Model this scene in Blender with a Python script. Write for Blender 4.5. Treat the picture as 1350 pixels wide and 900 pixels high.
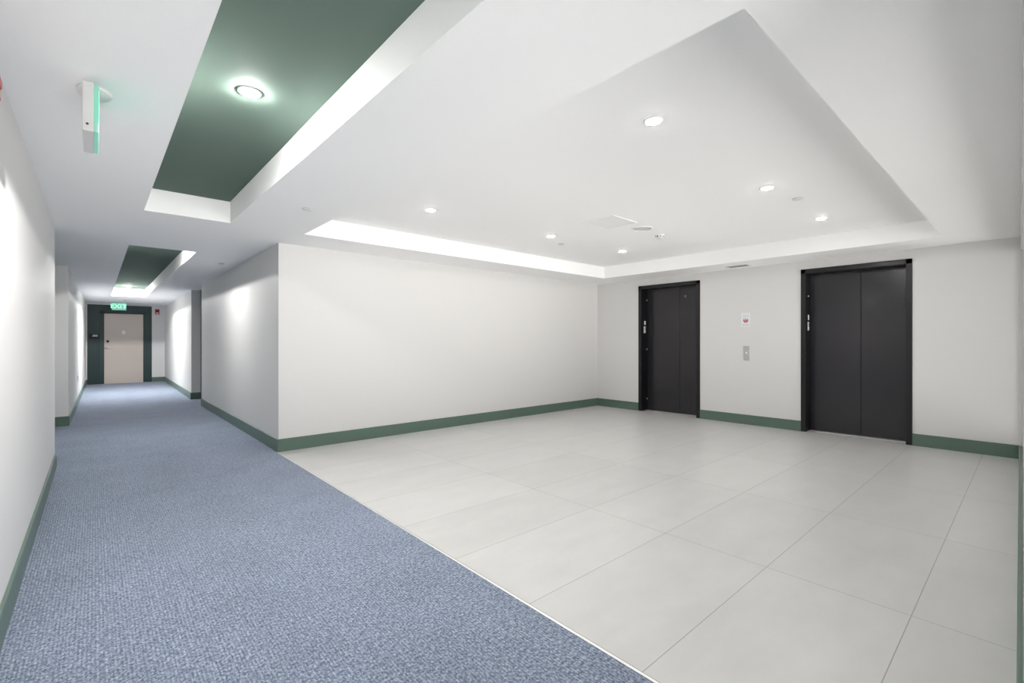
import bpy, bmesh, math, random
from mathutils import Vector, Matrix

S = bpy.context.scene
COL = S.collection
for o in list(bpy.data.objects):
    bpy.data.objects.remove(o)

# ------------------------------------------------------------------ camera
EYE = 1.26                                  # camera height
YAW = 41.81                                 # degrees to the right of the corridor axis (+Y)
cam_data = bpy.data.cameras.new('camera')
cam_data.sensor_width = 36.0
cam_data.sensor_fit = 'HORIZONTAL'
cam_data.lens = 614.4 / 1350.0 * 36.0
cam_data.clip_start = 0.02
cam = bpy.data.objects.new('camera', cam_data)
cam.location = (0, 0, EYE)
cam.rotation_euler = (math.radians(90), 0, math.radians(-YAW))
COL.objects.link(cam)
S.camera = cam

# ------------------------------------------------------------------ light levels, exposure
LENS_LOBBY = 420.0                          # emission of a lobby downlight lens
LENS_HALL = 2250.0                          # emission of a corridor downlight lens
LENS_FAR = 6600.0                           # emission of the downlights deep in the corridor
SKY, LOW_FILL = 2.0, 10.5                      # hazy sky, and bright fill added below the horizon to lift the ceilings
EXIT_GLOW = 3.0
S.view_settings.view_transform = 'Standard'
S.view_settings.look = 'None'
S.view_settings.exposure = 0.0
S.view_settings.gamma = 1.0
S.view_settings.use_curve_mapping = False
world = bpy.data.worlds.new('world')
world.use_nodes = True
wn = world.node_tree
w_tc = wn.nodes.new('ShaderNodeTexCoord')
w_sep = wn.nodes.new('ShaderNodeSeparateXYZ')
w_cr = wn.nodes.new('ShaderNodeValToRGB')    # hazy sky above the horizon, added bright fill below it
w_cr.color_ramp.elements[0].position = 0.49
w_cr.color_ramp.elements[0].color = (LOW_FILL, LOW_FILL * 0.98, LOW_FILL * 0.95, 1)
w_cr.color_ramp.elements[1].position = 0.51
w_cr.color_ramp.elements[1].color = (SKY, SKY * 0.99, SKY * 0.975, 1)
w_mr = wn.nodes.new('ShaderNodeMapRange')
w_mr.inputs['From Min'].default_value = -1.0
wn.links.new(w_tc.outputs['Generated'], w_sep.inputs[0])
wn.links.new(w_sep.outputs['Z'], w_mr.inputs['Value'])
wn.links.new(w_mr.outputs['Result'], w_cr.inputs['Fac'])
wn.links.new(w_cr.outputs['Color'], wn.nodes['Background'].inputs[0])
wn.nodes['Background'].inputs[1].default_value = 1.0
S.world = world
S.cycles.max_bounces = 24                   # a closed white room: let the light bounce on
S.cycles.diffuse_bounces = 20
S.cycles.glossy_bounces = 8

# ------------------------------------------------------------------ room dimensions (metres)
CEIL = 2.385
TRAY = 2.585
XL, XR = -0.30, 1.56                        # corridor walls
XL_FAR, XR_FAR = -0.205, 1.65               # same walls at the far end
YB = 5.74                                   # back wall of the lobby
XE = 7.40                                   # elevator wall
Y_END = 18.4
Y_BEHIND = -1.2
CARPET_X = 1.543
BASE_H, BASE_T = 0.145, 0.014
ALC_L = (6.50, 9.62)                        # door alcove on the left
ALC_R = (10.90, 12.22)                      # door alcove on the right
ALC_D = 0.17
TRAY_A = (0.312, 0.955, -0.9, 5.08)         # corridor trays: x0 x1 y0 y1
TRAY_B = (0.292, 0.950, 7.03, 15.06)
TRAY_L = (1.635, 6.765, 0.65, 5.10)         # lobby tray


# ------------------------------------------------------------------ materials
def new_mat(name):
    m = bpy.data.materials.new(name)
    m.use_nodes = True
    nt = m.node_tree
    return m, nt, nt.nodes['Principled BSDF']


def paint(name, col, rough=0.55, spec=0.3, tex=0.02, bump=0.03, scale=160.0):
    """painted plaster / metal: faint roller texture in tone and relief"""
    m, nt, b = new_mat(name)
    tc = nt.nodes.new('ShaderNodeTexCoord')
    n = nt.nodes.new('ShaderNodeTexNoise')
    n.inputs['Scale'].default_value = scale
    n.inputs['Detail'].default_value = 3
    nt.links.new(tc.outputs['Object'], n.inputs['Vector'])
    r = nt.nodes.new('ShaderNodeMapRange')
    r.inputs['To Min'].default_value = 1 - tex
    r.inputs['To Max'].default_value = 1 + tex
    nt.links.new(n.outputs['Fac'], r.inputs['Value'])
    mx = nt.nodes.new('ShaderNodeMix')
    mx.data_type = 'RGBA'
    mx.blend_type = 'MULTIPLY'
    mx.inputs['Factor'].default_value = 1
    mx.inputs['A'].default_value = (*col, 1)
    nt.links.new(r.outputs['Result'], mx.inputs['B'])
    nt.links.new(mx.outputs['Result'], b.inputs['Base Color'])
    b.inputs['Roughness'].default_value = rough
    b.inputs['Specular IOR Level'].default_value = spec
    if bump:
        bp = nt.nodes.new('ShaderNodeBump')
        bp.inputs['Strength'].default_value = bump
        bp.inputs['Distance'].default_value = 0.002
        nt.links.new(n.outputs['Fac'], bp.inputs['Height'])
        nt.links.new(bp.outputs['Normal'], b.inputs['Normal'])
    return m


def metal(name, col, rough=0.3):
    m = paint(name, col, rough, 0.5, 0.04, 0.0, 60)
    m.node_tree.nodes['Principled BSDF'].inputs['Metallic'].default_value = 1
    return m


def glow(name, col, strength, base=(0.8, 0.8, 0.8)):
    m, nt, b = new_mat(name)
    b.inputs['Base Color'].default_value = (*base, 1)
    b.inputs['Roughness'].default_value = 0.4
    b.inputs['Emission Color'].default_value = (*col, 1)
    b.inputs['Emission Strength'].default_value = strength
    return m


def tile_mat():
    """large grey porcelain tiles, 1.24 x 0.62 m, thin grout, cloudy stone tone"""
    m, nt, b = new_mat('porcelain_tile')
    N, L = nt.nodes.new, nt.links.new
    tc = N('ShaderNodeTexCoord')
    mp = N('ShaderNodeMapping')
    mp.inputs['Location'].default_value = (-1.555, -0.373, 0)
    L(tc.outputs['Object'], mp.inputs['Vector'])
    br = N('ShaderNodeTexBrick')
    br.offset = 0.0
    br.squash = 1.0
    br.inputs['Scale'].default_value = 1
    br.inputs['Brick Width'].default_value = 1.240
    br.inputs['Row Height'].default_value = 0.620
    br.inputs['Mortar Size'].default_value = 0.0022
    br.inputs['Mortar Smooth'].default_value = 0.3
    br.inputs['Bias'].default_value = 0
    br.inputs['Color1'].default_value = (0.545, 0.538, 0.523, 1)
    br.inputs['Color2'].default_value = (0.575, 0.568, 0.553, 1)
    br.inputs['Mortar'].default_value = (0.30, 0.29, 0.28, 1)
    L(mp.outputs['Vector'], br.inputs['Vector'])
    mp2 = N('ShaderNodeMapping')
    mp2.inputs['Scale'].default_value = (1.0, 2.2, 1)
    L(tc.outputs['Object'], mp2.inputs['Vector'])
    n = N('ShaderNodeTexNoise')
    n.inputs['Scale'].default_value = 2.2
    n.inputs['Detail'].default_value = 6
    n.inputs['Roughness'].default_value = 0.6
    L(mp2.outputs['Vector'], n.inputs['Vector'])
    r = N('ShaderNodeMapRange')
    r.inputs['From Min'].default_value = 0.3
    r.inputs['From Max'].default_value = 0.7
    r.inputs['To Min'].default_value = 0.95
    r.inputs['To Max'].default_value = 1.05
    L(n.outputs['Fac'], r.inputs['Value'])
    mx = N('ShaderNodeMix')
    mx.data_type = 'RGBA'
    mx.blend_type = 'MULTIPLY'
    mx.inputs['Factor'].default_value = 1
    L(br.outputs['Color'], mx.inputs['A'])
    L(r.outputs['Result'], mx.inputs['B'])
    L(mx.outputs['Result'], b.inputs['Base Color'])
    rr = N('ShaderNodeMapRange')
    rr.inputs['To Min'].default_value = 0.30
    rr.inputs['To Max'].default_value = 0.42
    L(n.outputs['Fac'], rr.inputs['Value'])
    L(rr.outputs['Result'], b.inputs['Roughness'])
    b.inputs['Specular IOR Level'].default_value = 0.5
    bp = N('ShaderNodeBump')
    bp.inputs['Strength'].default_value = 0.4
    bp.inputs['Distance'].default_value = 0.001
    bp.invert = True
    L(br.outputs['Fac'], bp.inputs['Height'])
    L(bp.outputs['Normal'], b.inputs['Normal'])
    return m


def carpet_mat():
    """heathered blue loop carpet: fine ribs along the corridor, speckled yarn"""
    m, nt, b = new_mat('loop_carpet')
    N, L = nt.nodes.new, nt.links.new
    tc = N('ShaderNodeTexCoord')
    mp = N('ShaderNodeMapping')
    mp.inputs['Scale'].default_value = (165, 95, 1)
    L(tc.outputs['Object'], mp.inputs['Vector'])
    n1 = N('ShaderNodeTexNoise')             # single yarn loops
    n1.inputs['Scale'].default_value = 1.0
    n1.inputs['Detail'].default_value = 2
    n1.inputs['Roughness'].default_value = 0.6
    L(mp.outputs['Vector'], n1.inputs['Vector'])
    n2 = N('ShaderNodeTexNoise')             # colour flecks of a few loops
    n2.inputs['Scale'].default_value = 72
    n2.inputs['Detail'].default_value = 3
    L(tc.outputs['Object'], n2.inputs['Vector'])
    n3 = N('ShaderNodeTexNoise')             # wear, wide
    n3.inputs['Scale'].default_value = 2.5
    n3.inputs['Detail'].default_value = 4
    L(tc.outputs['Object'], n3.inputs['Vector'])
    a = N('ShaderNodeMath')
    a.operation = 'ADD'
    L(n1.outputs['Fac'], a.inputs[0])
    L(n2.outputs['Fac'], a.inputs[1])
    h = N('ShaderNodeMath')
    h.operation = 'MULTIPLY'
    h.inputs[1].default_value = 0.5
    L(a.outputs[0], h.inputs[0])
    cr = N('ShaderNodeValToRGB')
    e = cr.color_ramp.elements
    e[0].position = 0.385
    e[0].color = (0.088, 0.113, 0.169, 1)
    e[1].position = 0.625
    e[1].color = (0.385, 0.432, 0.510, 1)
    k = e.new(0.5)
    k.color = (0.202, 0.240, 0.321, 1)
    L(h.outputs[0], cr.inputs['Fac'])
    r3 = N('ShaderNodeMapRange')
    r3.inputs['From Min'].default_value = 0.3
    r3.inputs['From Max'].default_value = 0.7
    r3.inputs['To Min'].default_value = 0.93
    r3.inputs['To Max'].default_value = 1.07
    L(n3.outputs['Fac'], r3.inputs['Value'])
    mx = N('ShaderNodeMix')
    mx.data_type = 'RGBA'
    mx.blend_type = 'MULTIPLY'
    mx.inputs['Factor'].default_value = 1
    L(cr.outputs['Color'], mx.inputs['A'])
    L(r3.outputs['Result'], mx.inputs['B'])
    w = N('ShaderNodeTexWave')               # ribs run along Y
    w.bands_direction = 'X'
    w.inputs['Scale'].default_value = 24
    w.inputs['Distortion'].default_value = 0.6
    w.inputs['Detail Scale'].default_value = 4
    L(tc.outputs['Object'], w.inputs['Vector'])
    rw = N('ShaderNodeMapRange')
    rw.inputs['To Min'].default_value = 0.84
    rw.inputs['To Max'].default_value = 1.12
    L(w.outputs['Fac'], rw.inputs['Value'])
    my = N('ShaderNodeMix')
    my.data_type = 'RGBA'
    my.blend_type = 'MULTIPLY'
    my.inputs['Factor'].default_value = 1
    L(mx.outputs['Result'], my.inputs['A'])
    L(rw.outputs['Result'], my.inputs['B'])
    L(my.outputs['Result'], b.inputs['Base Color'])
    b.inputs['Roughness'].default_value = 0.95
    b.inputs['Specular IOR Level'].default_value = 0.05
    b.inputs['Sheen Weight'].default_value = 0.15
    bp = N('ShaderNodeBump')
    bp.inputs['Strength'].default_value = 0.4
    bp.inputs['Distance'].default_value = 0.003
    ad = N('ShaderNodeMath')
    ad.operation = 'ADD'
    L(w.outputs['Fac'], ad.inputs[0])
    L(h.outputs[0], ad.inputs[1])
    L(ad.outputs[0], bp.inputs['Height'])
    L(bp.outputs['Normal'], b.inputs['Normal'])
    return m


def scuffed_black():
    """satin black elevator steel with faint rubbed marks"""
    m, nt, b = new_mat('elevator_black')
    N, L = nt.nodes.new, nt.links.new
    tc = N('ShaderNodeTexCoord')
    n = N('ShaderNodeTexNoise')
    n.inputs['Scale'].default_value = 3.2
    n.inputs['Detail'].default_value = 7
    n.inputs['Roughness'].default_value = 0.65
    L(tc.outputs['Object'], n.inputs['Vector'])
    cr = N('ShaderNodeValToRGB')
    e = cr.color_ramp.elements
    e[0].position = 0.60
    e[0].color = (0.0240, 0.0225, 0.0265, 1)
    e[1].position = 0.80
    e[1].color = (0.0280, 0.0265, 0.0305, 1)
    L(n.outputs['Fac'], cr.inputs['Fac'])
    L(cr.outputs['Color'], b.inputs['Base Color'])
    r = N('ShaderNodeMapRange')
    r.inputs['To Min'].default_value = 0.17
    r.inputs['To Max'].default_value = 0.20
    L(n.outputs['Fac'], r.inputs['Value'])
    L(r.outputs['Result'], b.inputs['Roughness'])
    b.inputs['Specular IOR Level'].default_value = 0.45
    return m


M = {
    'wall': paint('wall_paint', (0.715, 0.708, 0.698)),
    'ceil': paint('ceiling_paint', (0.950, 0.950, 0.950), 0.7, 0.2),
    'green': paint('green_paint', (0.128, 0.178, 0.148), 0.8, 0.15, 0.02, 0.02),
    'base': paint('baseboard_paint', (0.105, 0.165, 0.132), 0.35, 0.45, 0.02, 0.01),
    'teal': paint('dark_teal_paint', (0.015, 0.038, 0.038), 0.42, 0.4, 0.02, 0.02),
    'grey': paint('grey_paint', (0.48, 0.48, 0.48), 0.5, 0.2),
    'door': paint('beige_door_paint', (0.560, 0.490, 0.440), 0.40, 0.35, 0.02, 0.02),
    'tile': tile_mat(),
    'carpet': carpet_mat(),
    'black': scuffed_black(),
    'frame_black': paint('black_frame_paint', (0.008, 0.008, 0.009), 0.30, 0.4, 0.04, 0.0),
    'plate_black': paint('black_plate', (0.008, 0.008, 0.009), 0.4, 0.3, 0.02, 0.0),
    'white_plastic': paint('white_plastic', (0.78, 0.78, 0.77), 0.4, 0.4, 0.01, 0.0),
    'fitting': paint('ceiling_fitting_white', (0.90, 0.90, 0.895), 0.5, 0.25, 0.01, 0.0),
    'vent_grey': paint('vent_grey', (0.36, 0.36, 0.35), 0.5, 0.3, 0.02, 0.0),
    'exit_grey': paint('exit_housing_grey', (0.58, 0.57, 0.57), 0.45, 0.3, 0.01, 0.0),
    'grille': paint('off_white_grille', (0.70, 0.70, 0.69), 0.5, 0.3, 0.02, 0.0),
    'dark_gap': paint('dark_gap', (0.06, 0.06, 0.06), 0.8, 0.1, 0.02, 0.0),
    'red': paint('red_plastic', (0.50, 0.060, 0.055), 0.35, 0.5, 0.02, 0.0),
    'dark_red': paint('dark_red_plastic', (0.10, 0.008, 0.010), 0.3, 0.5, 0.02, 0.0),
    'red_ink': paint('red_ink', (0.52, 0.17, 0.19), 0.6, 0.2, 0.02, 0.0),
    'ink': paint('dark_ink', (0.30, 0.34, 0.36), 0.6, 0.2, 0.02, 0.0),
    'blue_ink': paint('blue_ink', (0.30, 0.37, 0.48), 0.6, 0.2, 0.02, 0.0),
    'sign_white': paint('sign_white', (0.78, 0.81, 0.83), 0.4, 0.3, 0.01, 0.0),
    'steel': metal('brushed_steel', (0.60, 0.59, 0.57), 0.38),
    'nickel': metal('satin_nickel', (0.72, 0.70, 0.66), 0.25),
    'strip': metal('aluminium_strip', (0.90, 0.89, 0.87), 0.45),
    'lens_lobby': glow('lobby_lamp_lens', (1.0, 0.985, 0.965), LENS_LOBBY),
    'lens_hall': glow('corridor_lamp_lens', (1.0, 0.985, 0.965), LENS_HALL),
    'exit_face': glow('exit_face_green', (0.20, 0.75, 0.52), EXIT_GLOW * 0.13, (0.20, 0.34, 0.29)),
    'exit_letters': glow('exit_letters_green', (0.36, 1.0, 0.72), EXIT_GLOW * 0.32, (0.3, 0.5, 0.4)),
    'led': glow('button_led', (1, 1, 1), 0.3),
    'silver_dot': glow('key_ring_metal', (1, 1, 1), 0.0),
}
M['lens_far'] = glow('far_corridor_lamp_lens', (1.0, 0.985, 0.965), LENS_FAR)
for g_key, g_tint in (('fill_glass', 1.0), ('dim_fill_glass', 0.73)):  # panes of the added fill openings; the tint weakens the lobby one
  gm = bpy.data.materials.new('window_' + g_key)
  gm.use_nodes = True
  gn = gm.node_tree
  gn.nodes.remove(gn.nodes['Principled BSDF'])
  g_t = gn.nodes.new('ShaderNodeBsdfTransparent')
  g_t.inputs['Color'].default_value = (g_tint, g_tint, g_tint, 1)
  g_g = gn.nodes.new('ShaderNodeBsdfGlossy')
  g_g.inputs['Roughness'].default_value = 0.02
  g_m = gn.nodes.new('ShaderNodeMixShader')
  g_f = gn.nodes.new('ShaderNodeFresnel')
  gn.links.new(g_f.outputs[0], g_m.inputs[0])
  gn.links.new(g_t.outputs[0], g_m.inputs[1])
  gn.links.new(g_g.outputs[0], g_m.inputs[2])
  gn.links.new(g_m.outputs[0], gn.nodes['Material Output'].inputs['Surface'])
  M[g_key] = gm
M['silver_dot'] = paint('pale_aluminium', (0.90, 0.90, 0.89), 0.4, 0.5, 0.02, 0.0)


# ------------------------------------------------------------------ mesh helpers
def box(bm, x0, x1, y0, y1, z0, z1, bevel=0.0, seg=2):
    r = bmesh.ops.create_cube(bm, size=1)
    vs = r['verts']
    bmesh.ops.scale(bm, vec=(abs(x1 - x0), abs(y1 - y0), abs(z1 - z0)), verts=vs)
    bmesh.ops.translate(bm, vec=((x0 + x1) / 2, (y0 + y1) / 2, (z0 + z1) / 2), verts=vs)
    if bevel:
        es = list({e for v in vs for e in v.link_edges})
        bmesh.ops.bevel(bm, geom=es, offset=bevel, segments=seg, profile=0.5, affect='EDGES')


def prism(bm, pts, z0, z1):
    """vertical prism over a plan polygon"""
    lo = [bm.verts.new((x, y, z0)) for x, y in pts]
    hi = [bm.verts.new((x, y, z1)) for x, y in pts]
    n = len(pts)
    fs = [bm.faces.new(lo[::-1]), bm.faces.new(hi)]
    for i in range(n):
        fs.append(bm.faces.new((lo[i], lo[(i + 1) % n], hi[(i + 1) % n], hi[i])))
    bmesh.ops.recalc_face_normals(bm, faces=fs)


def lathe(bm, prof, seg=40, mat=None, sx=1.0, sy=1.0, closed=False):
    """revolve (r, z) profile about Z; mat moves the result"""
    rings = []
    for r, z in prof:
        if r < 1e-6:
            rings.append([bm.verts.new((0, 0, z))])
        else:
            rings.append([bm.verts.new((r * sx * math.cos(2 * math.pi * k / seg),
                                        r * sy * math.sin(2 * math.pi * k / seg), z)) for k in range(seg)])
    pairs = list(zip(rings[:-1], rings[1:]))
    if closed:
        pairs.append((rings[-1], rings[0]))
    fs = []
    for a, b in pairs:
        for k in range(seg):
            k2 = (k + 1) % seg
            if len(a) == 1 and len(b) == 1:
                continue
            if len(a) == 1:
                fs.append(bm.faces.new((a[0], b[k], b[k2])))
            elif len(b) == 1:
                fs.append(bm.faces.new((a[k], a[k2], b[0])))
            else:
                fs.append(bm.faces.new((a[k], a[k2], b[k2], b[k])))
    for f in fs:
        f.smooth = True
    bmesh.ops.recalc_face_normals(bm, faces=fs)
    if mat is not None:
        bmesh.ops.transform(bm, matrix=mat, verts=[v for r in rings for v in r])


def disc_on(normal, loc):
    """matrix turning local +Z to the given normal at loc"""
    q = Vector((0, 0, 1)).rotation_difference(Vector(normal))
    return Matrix.Translation(loc) @ q.to_matrix().to_4x4()


def link(name, bm, mat, parent=None, smooth_angle=None):
    me = bpy.data.meshes.new(name)
    bm.to_mesh(me)
    bm.free()
    me.materials.append(mat)
    o = bpy.data.objects.new(name, me)
    COL.objects.link(o)
    if parent is not None:
        o.parent = parent
    return o


def struct(name, bm, mat):
    o = link(name, bm, mat)
    o['kind'] = 'structure'
    return o


def thing(name, label, cat, loc=(0, 0, 0), rotz=0.0, group=None):
    o = bpy.data.objects.new(name, None)
    o.empty_display_size = 0.1
    COL.objects.link(o)
    o.location = loc
    o.rotation_euler = (0, 0, rotz)
    o['label'] = label
    o['category'] = cat
    if group:
        o['group'] = group
    return o


def tag(o, label, cat, group=None):
    o['label'] = label
    o['category'] = cat
    if group:
        o['group'] = group
    return o


def dup(root, loc, label):
    r = root.copy()
    COL.objects.link(r)
    r.location = loc
    r['label'] = label
    for ch in list(root.children):
        c = ch.copy()
        COL.objects.link(c)
        c.parent = r
        for g in list(ch.children):
            d = g.copy()
            COL.objects.link(d)
            d.parent = c
    return r


def lettering(name, text, size, mat, parent, matrix, extrude=0.0008, bold=0.0):
    cu = bpy.data.curves.new(name, 'FONT')
    cu.body = text
    cu.size = size
    cu.align_x = 'CENTER'
    cu.align_y = 'CENTER'
    cu.extrude = extrude
    cu.offset = bold
    tmp = bpy.data.objects.new(name, cu)
    COL.objects.link(tmp)
    bpy.context.view_layer.update()
    me = bpy.data.meshes.new_from_object(tmp.evaluated_get(bpy.context.evaluated_depsgraph_get()))
    bpy.data.objects.remove(tmp)
    me.transform(matrix)
    me.materials.clear()
    me.materials.append(mat)
    me.name = name
    o = bpy.data.objects.new(name, me)
    COL.objects.link(o)
    o.parent = parent
    return o


def B():
    return bmesh.new()


# ------------------------------------------------------------------ floor
bm = B()
box(bm, CARPET_X + 0.006, XE + 0.24, -0.20, YB + 0.16, -0.10, 0.0)
struct('floor', bm, M['tile'])
bm = B()
box(bm, -0.62, CARPET_X - 0.006, Y_BEHIND - 0.15, Y_END + 0.15, -0.10, 0.002)
box(bm, CARPET_X - 0.006, 1.78, YB + 0.16, Y_END + 0.15, -0.10, 0.002)
struct('floor_carpet', bm, M['carpet'])
bm = B()
box(bm, CARPET_X - 0.006, CARPET_X + 0.006, -0.20, YB - 0.014, -0.08, 0.004, 0.0015)
struct('trim_1', bm, M['strip'])


# ------------------------------------------------------------------ ceiling with its trays
def sheet_with_holes(bm, x0, x1, y0, y1, z, holes, z_top):
    xs = sorted({x0, x1, *[h[0] for h in holes], *[h[1] for h in holes]})
    ys = sorted({y0, y1, *[h[2] for h in holes], *[h[3] for h in holes]})
    inside = lambda x, y: any(h[0] < x < h[1] and h[2] < y < h[3] for h in holes)
    for xa, xb in zip(xs[:-1], xs[1:]):
        for ya, yb in zip(ys[:-1], ys[1:]):
            if not inside((xa + xb) / 2, (ya + yb) / 2):
                v = [bm.verts.new(p) for p in ((xa, ya, z), (xa, yb, z), (xb, yb, z), (xb, ya, z))]
                bm.faces.new(v)
    for hx0, hx1, hy0, hy1 in holes:
        c = [(hx0, hy0), (hx1, hy0), (hx1, hy1), (hx0, hy1)]
        for i in range(4):
            p, q = c[i], c[(i + 1) % 4]
            v = [bm.verts.new(t) for t in ((p[0], p[1], z), (q[0], q[1], z), (q[0], q[1], z_top), (p[0], p[1], z_top))]
            bm.faces.new(v)
    bmesh.ops.remove_doubles(bm, verts=bm.verts, dist=1e-5)


bm = B()
sheet_with_holes(bm, -0.62, XR, Y_BEHIND - 0.15, Y_END + 0.15, CEIL, [TRAY_A, TRAY_B], TRAY)
sheet_with_holes(bm, XR, XE + 0.3, -0.20, YB + 0.16, CEIL, [TRAY_L], TRAY)
sheet_with_holes(bm, XR, 1.80, YB + 0.16, Y_END + 0.15, CEIL, [], TRAY)
box(bm, TRAY_L[0] - 0.05, TRAY_L[1] + 0.05, TRAY_L[2] - 0.05, TRAY_L[3] + 0.05, TRAY, TRAY + 0.06)
struct('ceiling', bm, M['ceil'])
bm = B()
for t in (TRAY_A, TRAY_B):
    box(bm, t[0] - 0.05, t[1] + 0.05, t[2] - 0.05, t[3] + 0.05, TRAY, TRAY + 0.06)
struct('ceiling_green_tray', bm, M['green'])

# ------------------------------------------------------------------ walls
WT = CEIL + 0.02
slope_l = lambda y: XL + (XL_FAR - XL) * max(0, (y - ALC_L[1])) / (Y_END - ALC_L[1])
slope_r = lambda y: XR + (XR_FAR - XR) * max(0, (y - ALC_R[1])) / (Y_END - ALC_R[1])
bm = B()
box(bm, -0.62, XL, Y_BEHIND - 0.15, ALC_L[0], -0.02, WT)
prism(bm, [(-0.62, ALC_L[1]), (XL, ALC_L[1]), (XL_FAR, Y_END), (-0.62, Y_END)], -0.02, WT)
struct('wall_left', bm, M['wall'])
bm = B()
box(bm, -0.62, XL - ALC_D, ALC_L[0], ALC_L[1], -0.02, WT)
struct('wall_left_alcove', bm, M['teal'])

bm = B()                                     # lobby back wall and the corridor wall that turns its corner
prism(bm, [(XR, YB), (XE + 0.3, YB), (XE + 0.3, YB + 0.16), (XR + ALC_D + 0.04, YB + 0.16),
           (XR + ALC_D + 0.04, ALC_R[0]), (XR, ALC_R[0])], -0.02, WT)
struct('wall_back', bm, M['wall'])
bm = B()
box(bm, XR + ALC_D, XR + ALC_D + 0.06, ALC_R[0], ALC_R[1], -0.02, WT)
struct('wall_right_alcove', bm, M['teal'])
bm = B()
prism(bm, [(XR, ALC_R[1]), (XR + ALC_D + 0.06, ALC_R[1]), (XR + ALC_D + 0.06, Y_END), (XR_FAR, Y_END)], -0.02, WT)
struct('wall_right', bm, M['wall'])
bm = B()
box(bm, -0.62, 1.80, Y_END, Y_END + 0.15, -0.02, WT)
struct('wall_end', bm, M['wall'])
bm = B()                                     # dark teal paint field round the end door
box(bm, -0.173, 0.100, Y_END - 0.006, Y_END + 0.001, 0.0, 2.352)
box(bm, 1.180, 1.322, Y_END - 0.006, Y_END + 0.001, 0.0, 2.352)
box(bm, 0.100, 1.180, Y_END - 0.006, Y_END + 0.001, 2.150, 2.352)
struct('wall_end_teal_panel', bm, M['teal'])

# the lobby's near wall runs almost through the lens, so it is seen edge-on at the frame's right
near_y = lambda x: 0.01258 * x - 0.0059
FILL_N = ((1.75, 7.38),)         # unseen windows added in it for fill light, along X
FILL_Z = (0.12, 2.24)
bm = B()
cuts = [XR, FILL_N[0][0], FILL_N[0][1], XE + 0.3]
for i, (xa, xb) in enumerate(zip(cuts[:-1], cuts[1:])):
    plan = [(xa, near_y(xa)), (xa, -0.20), (xb, -0.20), (xb, near_y(xb))]
    if i % 2 == 0:
        prism(bm, plan, -0.02, WT)
    else:
        prism(bm, plan, -0.02, FILL_Z[0])
        prism(bm, plan, FILL_Z[1], WT)
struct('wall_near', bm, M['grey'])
FILL_B = ((-0.28, 1.54),)                     # unseen opening added at the corridor's near end for fill light
bm = B()
box(bm, XR, XR + 0.2, Y_BEHIND - 0.15, -0.20, -0.02, WT)
box(bm, -0.62, FILL_B[0][0], Y_BEHIND - 0.15, Y_BEHIND, -0.02, WT)
box(bm, FILL_B[0][1], XR + 0.2, Y_BEHIND - 0.15, Y_BEHIND, -0.02, WT)
box(bm, FILL_B[0][0], FILL_B[0][1], Y_BEHIND - 0.15, Y_BEHIND, -0.02, FILL_Z[0])
box(bm, FILL_B[0][0], FILL_B[0][1], Y_BEHIND - 0.15, Y_BEHIND, FILL_Z[1], WT)
struct('wall_behind', bm, M['wall'])


def window(name, xa, xb, y, fill_glass):  # frame and panes of an unseen opening added to brighten the rooms
    r = bpy.data.objects.new(name, None)
    COL.objects.link(r)
    r.location = ((xa + xb) / 2, y, 0)
    r['kind'] = 'structure'
    hw = (xb - xa) / 2
    bm = B()
    for x in (-hw, hw - 0.05, -0.025):
        box(bm, x, x + 0.05, -0.03, 0.03, FILL_Z[0], FILL_Z[1], 0.004)
    for z in (FILL_Z[0], FILL_Z[1] - 0.05):
        box(bm, -hw, hw, -0.029, 0.029, z, z + 0.05, 0.004)
    link('window_frame', bm, M['white_plastic'], r)
    for x in (-hw + 0.05, 0.025):
        bm = B()
        box(bm, x, x + hw - 0.075, -0.003, 0.003, FILL_Z[0] + 0.05, FILL_Z[1] - 0.05)
        link('pane', bm, fill_glass, r)


window('window_1', *FILL_N[0], -0.12, M['dim_fill_glass'])
window('window_2', *FILL_B[0], Y_BEHIND - 0.07, M['fill_glass'])

# elevator wall with two openings
EL1 = (3.643, 4.803)                         # outer edges of the frames along Y
EL2 = (0.977, 2.176)
EL_TOP = 2.268
FR = 0.062                                   # frame face width
bm = B()
for ya, yb in ((-0.20, EL2[0] + 0.03), (EL2[1] - 0.03, EL1[0] + 0.03), (EL1[1] - 0.03, YB + 0.1)):
    box(bm, XE, XE + 0.30, ya, yb, -0.02, WT)
for e in (EL1, EL2):
    box(bm, XE, XE + 0.30, e[0] + 0.03, e[1] - 0.03, EL_TOP - 0.03, WT)
struct('wall_elevator', bm, M['wall'])

# ------------------------------------------------------------------ baseboards
BZ = 0.0


def board(bm, p, q, z=BASE_H):
    """baseboard between plan points; the room lies to the left of p -> q"""
    p, q = Vector(p), Vector(q)
    d = (q - p).normalized()
    n = Vector((-d.y, d.x)) * BASE_T
    n2 = Vector((-d.y, d.x)) * (BASE_T - 0.005)
    a = [(p.x, p.y), (q.x, q.y)]
    lo = [bm.verts.new((x, y, BZ)) for x, y in ((p.x, p.y), (q.x, q.y), (q.x + n.x, q.y + n.y), (p.x + n.x, p.y + n.y))]
    mi = [bm.verts.new((v.co.x, v.co.y, z - 0.005)) for v in lo]
    hi = [bm.verts.new((x, y, z)) for x, y in ((p.x, p.y), (q.x, q.y), (q.x + n2.x, q.y + n2.y), (p.x + n2.x, p.y + n2.y))]
    fs = [bm.faces.new(lo), bm.faces.new(hi)]
    for A, C_ in ((lo, mi), (mi, hi)):
        for i in range(4):
            j = (i + 1) % 4
            fs.append(bm.faces.new((A[i], A[j], C_[j], C_[i])))
    bmesh.ops.recalc_face_normals(bm, faces=fs)


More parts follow.
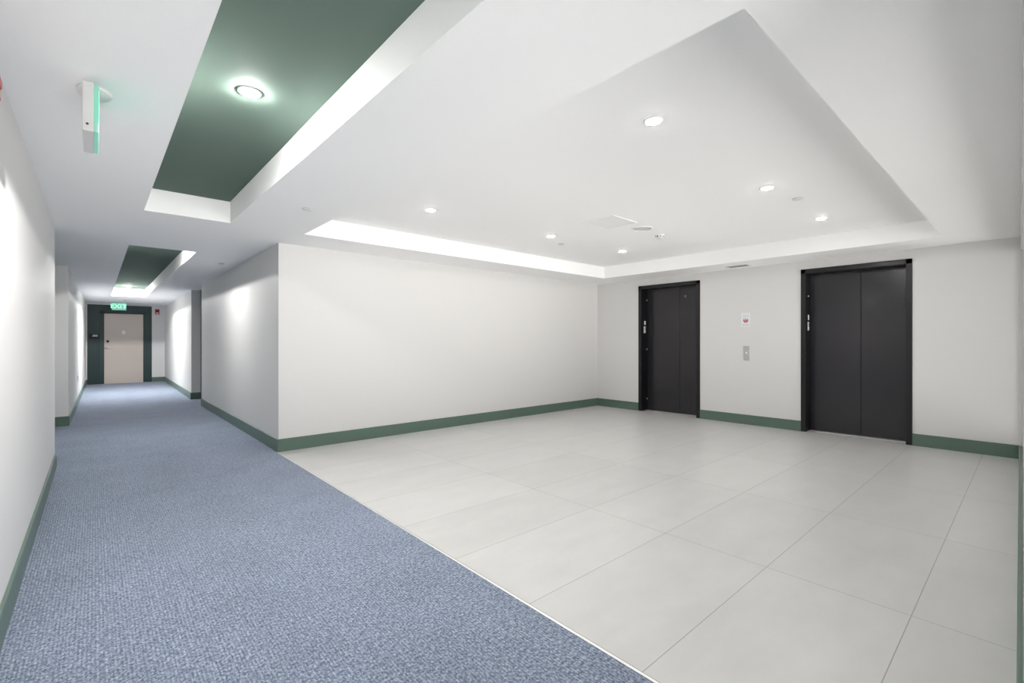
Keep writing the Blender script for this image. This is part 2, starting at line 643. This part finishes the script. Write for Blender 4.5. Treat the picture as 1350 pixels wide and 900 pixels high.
T = BASE_T
bm = B()
board(bm, (XL, ALC_L[0]), (XL, Y_BEHIND))
board(bm, (XL, Y_END - T), (XL, ALC_L[1])) if False else board(bm, (XL_FAR, Y_END), (XL, ALC_L[1] - T))
board(bm, (XL, ALC_L[1]), (XL - ALC_D, ALC_L[1]))
board(bm, (XL - ALC_D, ALC_L[0]), (XL, ALC_L[0])) if False else None
struct('baseboard_left', bm, M['base'])
bm = B()
board(bm, (XR - 0.0, YB - T), (XR, ALC_R[0]))
struct('baseboard_right', bm, M['base'])
bm = B()
board(bm, (XR + ALC_D, ALC_R[1]), (XR - T, ALC_R[1])) if False else None
board(bm, (XR, ALC_R[1] - T), (XR_FAR, Y_END))
board(bm, (XR + ALC_D, ALC_R[1]), (XR, ALC_R[1]))
struct('baseboard_right_far', bm, M['base'])
bm = B()
board(bm, (XE, YB), (XR, YB))
struct('baseboard_back', bm, M['base'])
bm = B()
board(bm, (XE, near_y(XE)), (XE, EL2[0]))
board(bm, (XE, EL2[1]), (XE, EL1[0]))
board(bm, (XE, EL1[1]), (XE, YB - T))
struct('baseboard_elevator', bm, M['base'])
bm = B()
board(bm, (XR, near_y(XR)), (XE - T, near_y(XE)))
struct('baseboard_near', bm, M['base'])
bm = B()
board(bm, (-0.173, Y_END), (XL_FAR + T, Y_END))
board(bm, (XR_FAR - T, Y_END), (1.322, Y_END))
struct('baseboard_end', bm, M['base'])
bm = B()
board(bm, (0.092, Y_END - 0.006), (-0.173, Y_END - 0.006), 0.15)
board(bm, (1.322, Y_END - 0.006), (1.188, Y_END - 0.006), 0.15)
struct('baseboard_end_teal', bm, M['teal'])

# ------------------------------------------------------------------ end door (unit door)
door = thing('door_1', 'beige unit door in a dark teal frame at the far end of the corridor', 'door', (0.64, Y_END, 0))
door['kind'] = 'structure'
bm = B()
box(bm, -0.548, -0.440, -0.022, 0.02, 0.003, 2.157, 0.004)
box(bm, 0.470, 0.548, -0.022, 0.02, 0.003, 2.157, 0.004)
box(bm, -0.548, 0.548, -0.022, 0.02, 2.092, 2.157, 0.004)
link('door_frame', bm, M['teal'], door)
bm = B()
box(bm, -0.446, 0.474, -0.010, 0.02, 0.012, 2.094, 0.002)
leaf = link('door_leaf', bm, M['door'], door)
bm = B()                                     # lever handle: round rose and a bent lever
lathe(bm, [(0, 0), (0.027, 0), (0.027, 0.006), (0.022, 0.010), (0.012, 0.012), (0.012, 0.045), (0, 0.045)], 28,
      disc_on((0, -1, 0), (-0.396, -0.010, 1.056)))
box(bm, -0.404, -0.276, -0.058, -0.044, 1.046, 1.066, 0.005)
h = link('door_handle', bm, M['nickel'], leaf)
bm = B()
lathe(bm, [(0, 0), (0.036, 0), (0.036, 0.014), (0.030, 0.020), (0, 0.020)], 32, disc_on((0, -1, 0), (-0.362, -0.010, 1.262)))
link('deadbolt', bm, M['plate_black'], leaf)
bm = B()
box(bm, -0.030, 0.040, -0.014, -0.009, 1.485, 1.585, 0.002)
pl = link('viewer_plate', bm, M['white_plastic'], leaf)
bm = B()
lathe(bm, [(0.014, 0), (0.014, 0.006), (0.009, 0.008), (0.009, 0.004), (0, 0.004)], 24, disc_on((0, -1, 0), (0.005, -0.014, 1.536)))
link('peephole', bm, M['steel'], pl)

us = thing('unit_sign', 'black room number plate with white digits left of the beige end door', 'sign', (-0.025, Y_END - 0.006, 1.41))
bm = B()
box(bm, -0.113, 0.113, -0.010, 0.0, -0.075, 0.075, 0.002)
link('plate', bm, M['plate_black'], us)
FACE_NY = Matrix.Rotation(math.radians(90), 4, 'X')         # text facing -Y
lettering('number', '300', 0.078, M['white_plastic'], us, Matrix.Translation((0.02, -0.0105, 0.018)) @ FACE_NY, 0.0006, 0.002)

# ------------------------------------------------------------------ elevators
DOOR_X = XE + 0.20


def elevator(name, label, y0, y1, seam, marks):
    """entrance: frame round the opening, deep jambs, two sliding panels, braille plates; local x into the wall"""
    r = thing(name, label, 'elevator', (XE, (y0 + y1) / 2, 0), 0, 'elevators in the lobby wall')
    w = (y1 - y0) / 2
    bm = B()
    for s in (-1, 1):
        box(bm, -0.012, 0.245, s * (w - FR), s * w, 0.0, EL_TOP, 0.003)
    box(bm, -0.012, 0.245, -w + 0.001, w - 0.001, EL_TOP - FR, EL_TOP, 0.003)
    box(bm, 0.238, 0.246, -w + 0.002, w - 0.002, 0.0, EL_TOP - 0.001)
    fr = link('frame', bm, M['frame_black'], r)
    yc = seam - (y0 + y1) / 2
    for a, b_ in ((-w + FR - 0.02, yc - 0.0025), (yc + 0.0025, w - FR + 0.02)):
        bm = B()
        box(bm, 0.20, 0.235, a, b_, 0.008, EL_TOP - FR + 0.02, 0.002)
        p = link('door_panel', bm, M['black'], r)
        if (a < 0) == (marks['key_side'] < 0):
            bm = B()
            ky = marks['key_y'] - (y0 + y1) / 2
            lathe(bm, [(0, 0), (0.016, 0), (0.016, 0.003), (0.010, 0.005), (0.005, 0.003), (0, 0.003)], 24,
                  disc_on((-1, 0, 0), (0.20, ky, marks['key_z'])))
            link('key_hole', bm, M['silver_dot'], p)
    bm = B()                                 # sill plate below the panels
    box(bm, 0.13, 0.245, -w + FR, w - FR, 0.0, 0.006, 0.001)
    link('sill', bm, M['strip'], r)
    # plates on the left jamb (the side with larger y), facing -y
    yj = w - FR
    for (xa, xb, za, zb, nm) in marks['plates']:
        bm = B()
        box(bm, xa, xb, yj - 0.003, yj + 0.002, za, zb, 0.001)
        q = link(nm, bm, M['silver_dot'], r)
        if nm == 'braille_plate':
            lettering('numeral', '3', 0.075, M['plate_black'], q,
                      Matrix.Translation(((xa + xb) / 2, yj - 0.0035, (za + zb) / 2 + 0.012)) @ FACE_NY, 0.0004)
            bm = B()
            for dx in (-0.010, 0.0):
                for dz in (0, 1):
                    lathe(bm, [(0, 0), (0.0035, 0), (0.002, 0.0015), (0, 0.002)], 10,
                          disc_on((0, -1, 0), ((xa + xb) / 2 + dx, yj - 0.003, za + 0.012 + dz * 0.008)))
            link('braille_dots', bm, M['steel'], q)
    for (x, z) in marks['studs']:
        bm = B()
        lathe(bm, [(0, 0), (0.013, 0), (0.013, 0.003), (0.008, 0.006), (0, 0.006)], 20, disc_on((0, -1, 0), (x, yj, z)))
        link('jamb_stud', bm, M['silver_dot'], r)
    return r


elevator('elevator', 'black two panel elevator further from the camera, left of the call button', EL1[0], EL1[1], 4.11,
         dict(key_side=-1, key_y=4.005, key_z=2.044,
              plates=[(0.085, 0.130, 1.565, 1.635, 'jewel_plate'), (0.070, 0.125, 1.415, 1.535, 'braille_plate')],
              studs=[(0.17, 2.02), (0.17, 1.12), (0.18, 0.21)]))
elevator('elevator', 'larger looking black two panel elevator nearest the right edge, right of the call button', EL2[0], EL2[1], 1.527,
         dict(key_side=1, key_y=1.679, key_z=2.038,
              plates=[(0.085, 0.130, 1.565, 1.635, 'jewel_plate'), (0.070, 0.125, 1.415, 1.535, 'braille_plate')],
              studs=[(0.10, 1.90)]))

# call station and fire sign between them; both face -X
FACE_NX = Matrix.Rotation(math.radians(-90), 4, 'Z') @ Matrix.Rotation(math.radians(90), 4, 'X')
cs = thing('call_station', 'steel elevator call plate with one button, below the fire sign', 'call button', (XE, 2.913, 1.08))
bm = B()
box(bm, -0.008, 0.0, -0.043, 0.043, -0.110, 0.110, 0.002)
link('plate', bm, M['steel'], cs)
bm = B()
lathe(bm, [(0.018, 0), (0.018, 0.004), (0.013, 0.006), (0.012, 0.003)], 28, disc_on((-1, 0, 0), (-0.008, 0, 0.005)))
bt = link('button_ring', bm, M['nickel'], cs)
bm = B()
lathe(bm, [(0.012, 0.0), (0.012, 0.004), (0.009, 0.006), (0, 0.006)], 24, disc_on((-1, 0, 0), (-0.008, 0, 0.005)))
link('button', bm, M['led'], cs)
bm = B()
lathe(bm, [(0, 0), (0.004, 0), (0.003, 0.002), (0, 0.002)], 12, disc_on((-1, 0, 0), (-0.008, 0, 0.098)))
link('screw', bm, M['nickel'], cs)
bm = B()
lathe(bm, [(0, 0), (0.004, 0), (0.003, 0.002), (0, 0.002)], 12, disc_on((-1, 0, 0), (-0.008, 0, -0.098)))
link('screw', bm, M['nickel'], cs)

fs_ = thing('fire_sign', 'small white notice with red flame emblem between the two elevators', 'sign', (XE, 2.923, 1.59))
bm = B()
box(bm, -0.005, 0.0, -0.066, 0.066, -0.106, 0.106, 0.001)
link('panel', bm, M['sign_white'], fs_)
bm = B()                                     # emblem: red disc of flames round a pale stair figure


def flame(bm, cy, cz, hgt, wid, lean=0.0):
    pts = [(-0.5, 0.0), (-0.42, 0.30), (-0.18, 0.58), (-0.10 + lean, 1.0), (0.16, 0.66), (0.22, 0.48), (0.36, 0.62), (0.5, 0.30), (0.40, 0.0)]
    f_ = [bm.verts.new((-0.0058, cy - p[0] * wid, cz + p[1] * hgt)) for p in pts]
    k_ = [bm.verts.new((-0.0045, cy - p[0] * wid, cz + p[1] * hgt)) for p in pts]
    bm.faces.new(f_)
    for i in range(len(pts)):
        j = (i + 1) % len(pts)
        bm.faces.new((f_[i], f_[j], k_[j], k_[i]))


flame(bm, 0.024, -0.026, 0.058, 0.026, -0.1)
flame(bm, -0.001, -0.040, 0.088, 0.024, 0.05)
flame(bm, -0.026, -0.026, 0.056, 0.026, 0.1)
flame(bm, 0.016, -0.044, 0.034, 0.020)
flame(bm, -0.018, -0.044, 0.034, 0.020)
bmesh.ops.recalc_face_normals(bm, faces=bm.faces)
link('emblem', bm, M['red_ink'], fs_)
lettering('heading', 'IN CASE OF FIRE', 0.0125, M['ink'], fs_, Matrix.Translation((-0.0055, 0, 0.058)) @ FACE_NX, 0.0003, 0.0003)
lettering('footer', 'USE STAIRS', 0.020, M['blue_ink'], fs_, Matrix.Translation((-0.0055, 0, -0.078)) @ FACE_NX, 0.0003, 0.0004)


# ------------------------------------------------------------------ ceiling lights
def downlight(label, loc, lens, group, dome=0.005):
    r = thing('downlight', label, 'ceiling light', loc, 0, group)
    bm = B()
    lathe(bm, [(0.0445, 0.002), (0.058, 0.002), (0.058, -0.002), (0.055, -0.005), (0.046, -0.005), (0.0445, -0.004)], 48, closed=True)
    link('trim_ring', bm, M['white_plastic'], r)
    bm = B()
    lathe(bm, [(0.044, -0.001), (0.044, -0.005), (0.039, -0.005 - dome * 0.5), (0.028, -0.005 - dome * 0.8), (0.014, -0.005 - dome * 0.96), (0, -0.005 - dome)], 48)
    link('lens', bm, lens, r)
    return r


G1 = 'downlights in the lobby ceiling'
l0 = downlight('lit round downlight nearest the camera in the white lobby ceiling', (2.50, 1.52, TRAY), M['lens_lobby'], G1)
for (x, y), lab in (
        ((4.32, 1.53), 'lit round downlight second from the camera, left of the right hand sprinkler cap'),
        ((5.82, 1.52), 'lit round downlight rightmost in the photo, nearest the larger looking elevator'),
        ((2.52, 4.05), 'lit round downlight leftmost of the lobby, over the blank white back wall'),
        ((4.27, 4.04), 'lit round downlight left of the access panel, beside the left sprinkler cap'),
        ((5.77, 4.02), 'lit round downlight lowest in the photo, in front of the further elevator')):
    dup(l0, (x, y, TRAY), lab)
G2 = 'downlights in the green corridor trays'
h0 = downlight('big bright downlight in the near green corridor tray', (0.612, 2.775, TRAY), M['lens_hall'], G2, 0.011)
h1 = downlight('small bright downlight at the far end of the far green corridor tray', (0.600, 14.50, TRAY), M['lens_far'], G2, 0.008)
dup(h0, (0.612, 7.70, TRAY), 'downlight hidden by the near lip of the far green corridor tray')


# ------------------------------------------------------------------ exit signs
def exit_sign(label, loc, rotz):
    """ceiling mounted; origin on the ceiling, face towards local -Y, right chevron"""
    r = thing('exit_sign', label, 'exit sign', loc, rotz, 'exit signs in the corridor')
    bm = B()
    lathe(bm, [(0, 0), (0.062, 0), (0.062, -0.010), (0.056, -0.016), (0, -0.018)], 40, None, 1.25, 1.0)
    link('canopy', bm, M['white_plastic'], r)
    bm = B()
    box(bm, -0.158, 0.158, 0.0, 0.038, -0.235, -0.024, 0.006, 3)
    box(bm, -0.030, 0.030, 0.006, 0.032, -0.026, -0.012)
    hs = link('housing', bm, M['exit_grey'], r)
    bm = B()
    lathe(bm, [(0, 0), (0.005, 0), (0.004, 0.003), (0, 0.003)], 14, disc_on((-1, 0, 0), (-0.158, 0.022, -0.205)))
    link('test_button', bm, M['dark_gap'], hs)
    bm = B()
    box(bm, -0.156, 0.156, -0.015, 0.001, -0.233, -0.028, 0.005, 3)
    link('face', bm, M['exit_face'], r)
    lettering('lettering', 'EXIT', 0.172, M['exit_letters'], r, Matrix.Translation((-0.014, -0.0155, -0.131)) @ FACE_NY, 0.001, 0.003)
    bm = B()
    for s in (-1, 1):
        v = [bm.verts.new((x, y, -0.128 + z)) for y in (-0.0165, -0.0145)
             for x, z in ((0.124, s * 0.040), (0.140, s * 0.040), (0.152, 0.0), (0.136, 0.0))]
        for q in ((0, 1, 2, 3), (4, 5, 6, 7), (0, 1, 5, 4), (1, 2, 6, 5), (2, 3, 7, 6), (3, 0, 4, 7)):
            bm.faces.new([v[i] for i in q])
    bmesh.ops.recalc_face_normals(bm, faces=bm.faces)
    link('chevron', bm, M['exit_letters'], r)
    return r


exit_sign('green glowing exit sign hanging in front of the beige end door', (0.507, 17.30, CEIL), 0)
exit_sign('exit sign seen edge-on on the ceiling near the camera, glowing green on one side', (-0.003, 2.82, CEIL), math.radians(90))


# ------------------------------------------------------------------ alarms
def alarm(label, loc, rotz, w, hgt, d, lens='dark_red'):
    """red wall strobe facing local -Y"""
    r = thing('fire_alarm', label, 'fire alarm', loc, rotz, 'red alarms on the corridor walls')
    bm = B()
    box(bm, -w / 2, w / 2, -d * 0.9, 0, -hgt / 2, hgt / 2, 0.006, 3)
    bd = link('body', bm, M['red'], r)
    bm = B()
    box(bm, -w * 0.30, w * 0.30, -d * 1.0, -d * 0.8, -hgt * 0.05, hgt * 0.38, 0.006, 3)
    link('strobe_lens', bm, M[lens], r)
    bm = B()
    for k in range(4):
        z = -hgt * 0.14 - k * hgt * 0.075
        box(bm, -w * 0.3, w * 0.3, -d * 0.92, -d * 0.85, z - hgt * 0.02, z + hgt * 0.02)
    link('horn_grille', bm, M['white_plastic'], r)
    return r


alarm('small red strobe alarm on the white wall right of the end door', (1.455, Y_END, 2.19), 0, 0.115, 0.165, 0.055)
alarm('red alarm cut off by the left edge of the photo, high on the left wall', (XL, 2.400, 2.152), math.radians(90), 0.12, 0.075, 0.055, 'red')

# outlet on the far left wall
ou = thing('wall_outlet', 'white outlet plate low on the far left corridor wall', 'outlet', (slope_l(12.88), 12.88, 0.51), math.radians(90))
bm = B()
box(bm, -0.036, 0.036, -0.006, 0, -0.058, 0.058, 0.002)
link('plate', bm, M['grille'], ou)
for dz in (-0.024, 0.024):
    bm = B()
    box(bm, -0.017, 0.017, -0.009, -0.005, dz - 0.014, dz + 0.014, 0.003)
    link('socket', bm, M['dark_gap'], ou)

# ------------------------------------------------------------------ small ceiling fittings
ap = thing('access_panel', 'flush square white access panel in the lobby ceiling', 'access panel', (4.275, 3.15, TRAY))
bm = B()
w = 0.215
for a in ((-w, w, -w, -w + 0.018), (-w, w, w - 0.018, w), (-w, -w + 0.018, -w + 0.018, w - 0.018), (w - 0.018, w, -w + 0.018, w - 0.018)):
    box(bm, a[0], a[1], a[2], a[3], -0.004, 0.002)
link('frame', bm, M['fitting'], ap)
bm = B()
box(bm, -w + 0.021, w - 0.021, -w + 0.021, w - 0.021, -0.003, 0.002, 0.001)
link('hatch', bm, M['fitting'], ap)

sp = thing('ceiling_speaker', 'round off-white speaker grille beside the square access panel', 'speaker', (4.785, 3.06, TRAY))
bm = B()
lathe(bm, [(0.108, 0.002), (0.122, 0.002), (0.122, -0.004), (0.116, -0.007), (0.108, -0.005)], 48, closed=True)
link('rim', bm, M['fitting'], sp)
bm = B()
prof = [(0, -0.003)]
for k in range(1, 13):
    prof += [(k * 0.009 - 0.003, -0.003), (k * 0.009 - 0.002, -0.001), (k * 0.009, -0.001), (k * 0.009 + 0.0005, -0.003)]
lathe(bm, prof, 48)
link('grille', bm, M['grille'], sp)

sd = thing('smoke_detector', 'white smoke detector with dark slots beside the round speaker grille', 'smoke detector', (5.23, 3.10, TRAY))
bm = B()
lathe(bm, [(0, 0), (0.060, 0), (0.060, -0.010), (0.056, -0.012), (0, -0.012)], 36)
link('base', bm, M['white_plastic'], sd)
bm = B()
lathe(bm, [(0.048, -0.012), (0.048, -0.032), (0.036, -0.042), (0, -0.044)], 36)
link('body', bm, M['white_plastic'], sd)
for k in range(8):
    bm = B()
    box(bm, -0.009, 0.009, 0.044, 0.050, -0.030, -0.018, 0.001)
    o = link('slot', bm, M['dark_gap'], sd)
    o.rotation_euler = (0, 0, k * math.pi / 4 + 0.1)


def sprinkler(label, loc):
    r = thing('sprinkler_cap', label, 'sprinkler', loc, 0, 'concealed sprinkler caps in the ceiling')
    bm = B()
    lathe(bm, [(0.030, 0.002), (0.044, 0.002), (0.044, -0.002), (0.030, -0.002)], 36, closed=True)
    link('collar', bm, M['grille'], r)
    bm = B()
    lathe(bm, [(0, -0.005), (0.026, -0.005), (0.026, 0.0), (0, 0.0)], 24)
    link('stem', bm, M['dark_gap'], r)
    bm = B()
    lathe(bm, [(0, -0.006), (0.041, -0.006), (0.042, -0.008), (0.040, -0.010), (0, -0.011)], 36)
    link('cover', bm, M['white_plastic'], r)
    return r


s0 = sprinkler('white sprinkler cap between the near green tray and the lobby tray', (1.342, 4.10, CEIL))
dup(s0, (1.362, 7.80, CEIL), 'white sprinkler cap on the corridor ceiling beside the far green tray')
dup(s0, (0.600, 16.45, CEIL), 'white sprinkler cap just in front of the glowing exit sign')
dup(s0, (4.723, 4.276, TRAY), 'white sprinkler cap over the back wall side of the lobby tray, left of centre')
dup(s0, (4.852, 1.455, TRAY), 'white sprinkler cap between the two right hand lobby downlights')

vt = thing('ceiling_vent', 'small grey vent in the soffit between the elevators', 'vent', (7.15, 2.93, CEIL))
bm = B()
for a in ((-0.085, 0.085, -0.155, -0.140), (-0.085, 0.085, 0.140, 0.155), (-0.085, -0.070, -0.14, 0.14), (0.070, 0.085, -0.14, 0.14)):
    box(bm, a[0], a[1], a[2], a[3], -0.006, 0.002)
link('frame', bm, M['grille'], vt)
bm = B()
box(bm, -0.070, 0.070, -0.14, 0.14, -0.0012, 0.001)
link('backing', bm, M['dark_gap'], vt)
for k in range(6):
    bm = B()
    box(bm, -0.004, 0.004, -0.14, 0.14, -0.006, -0.0012)
    o = link('slat', bm, M['vent_grey'], vt)
    o.location.x = -0.056 + k * 0.0224
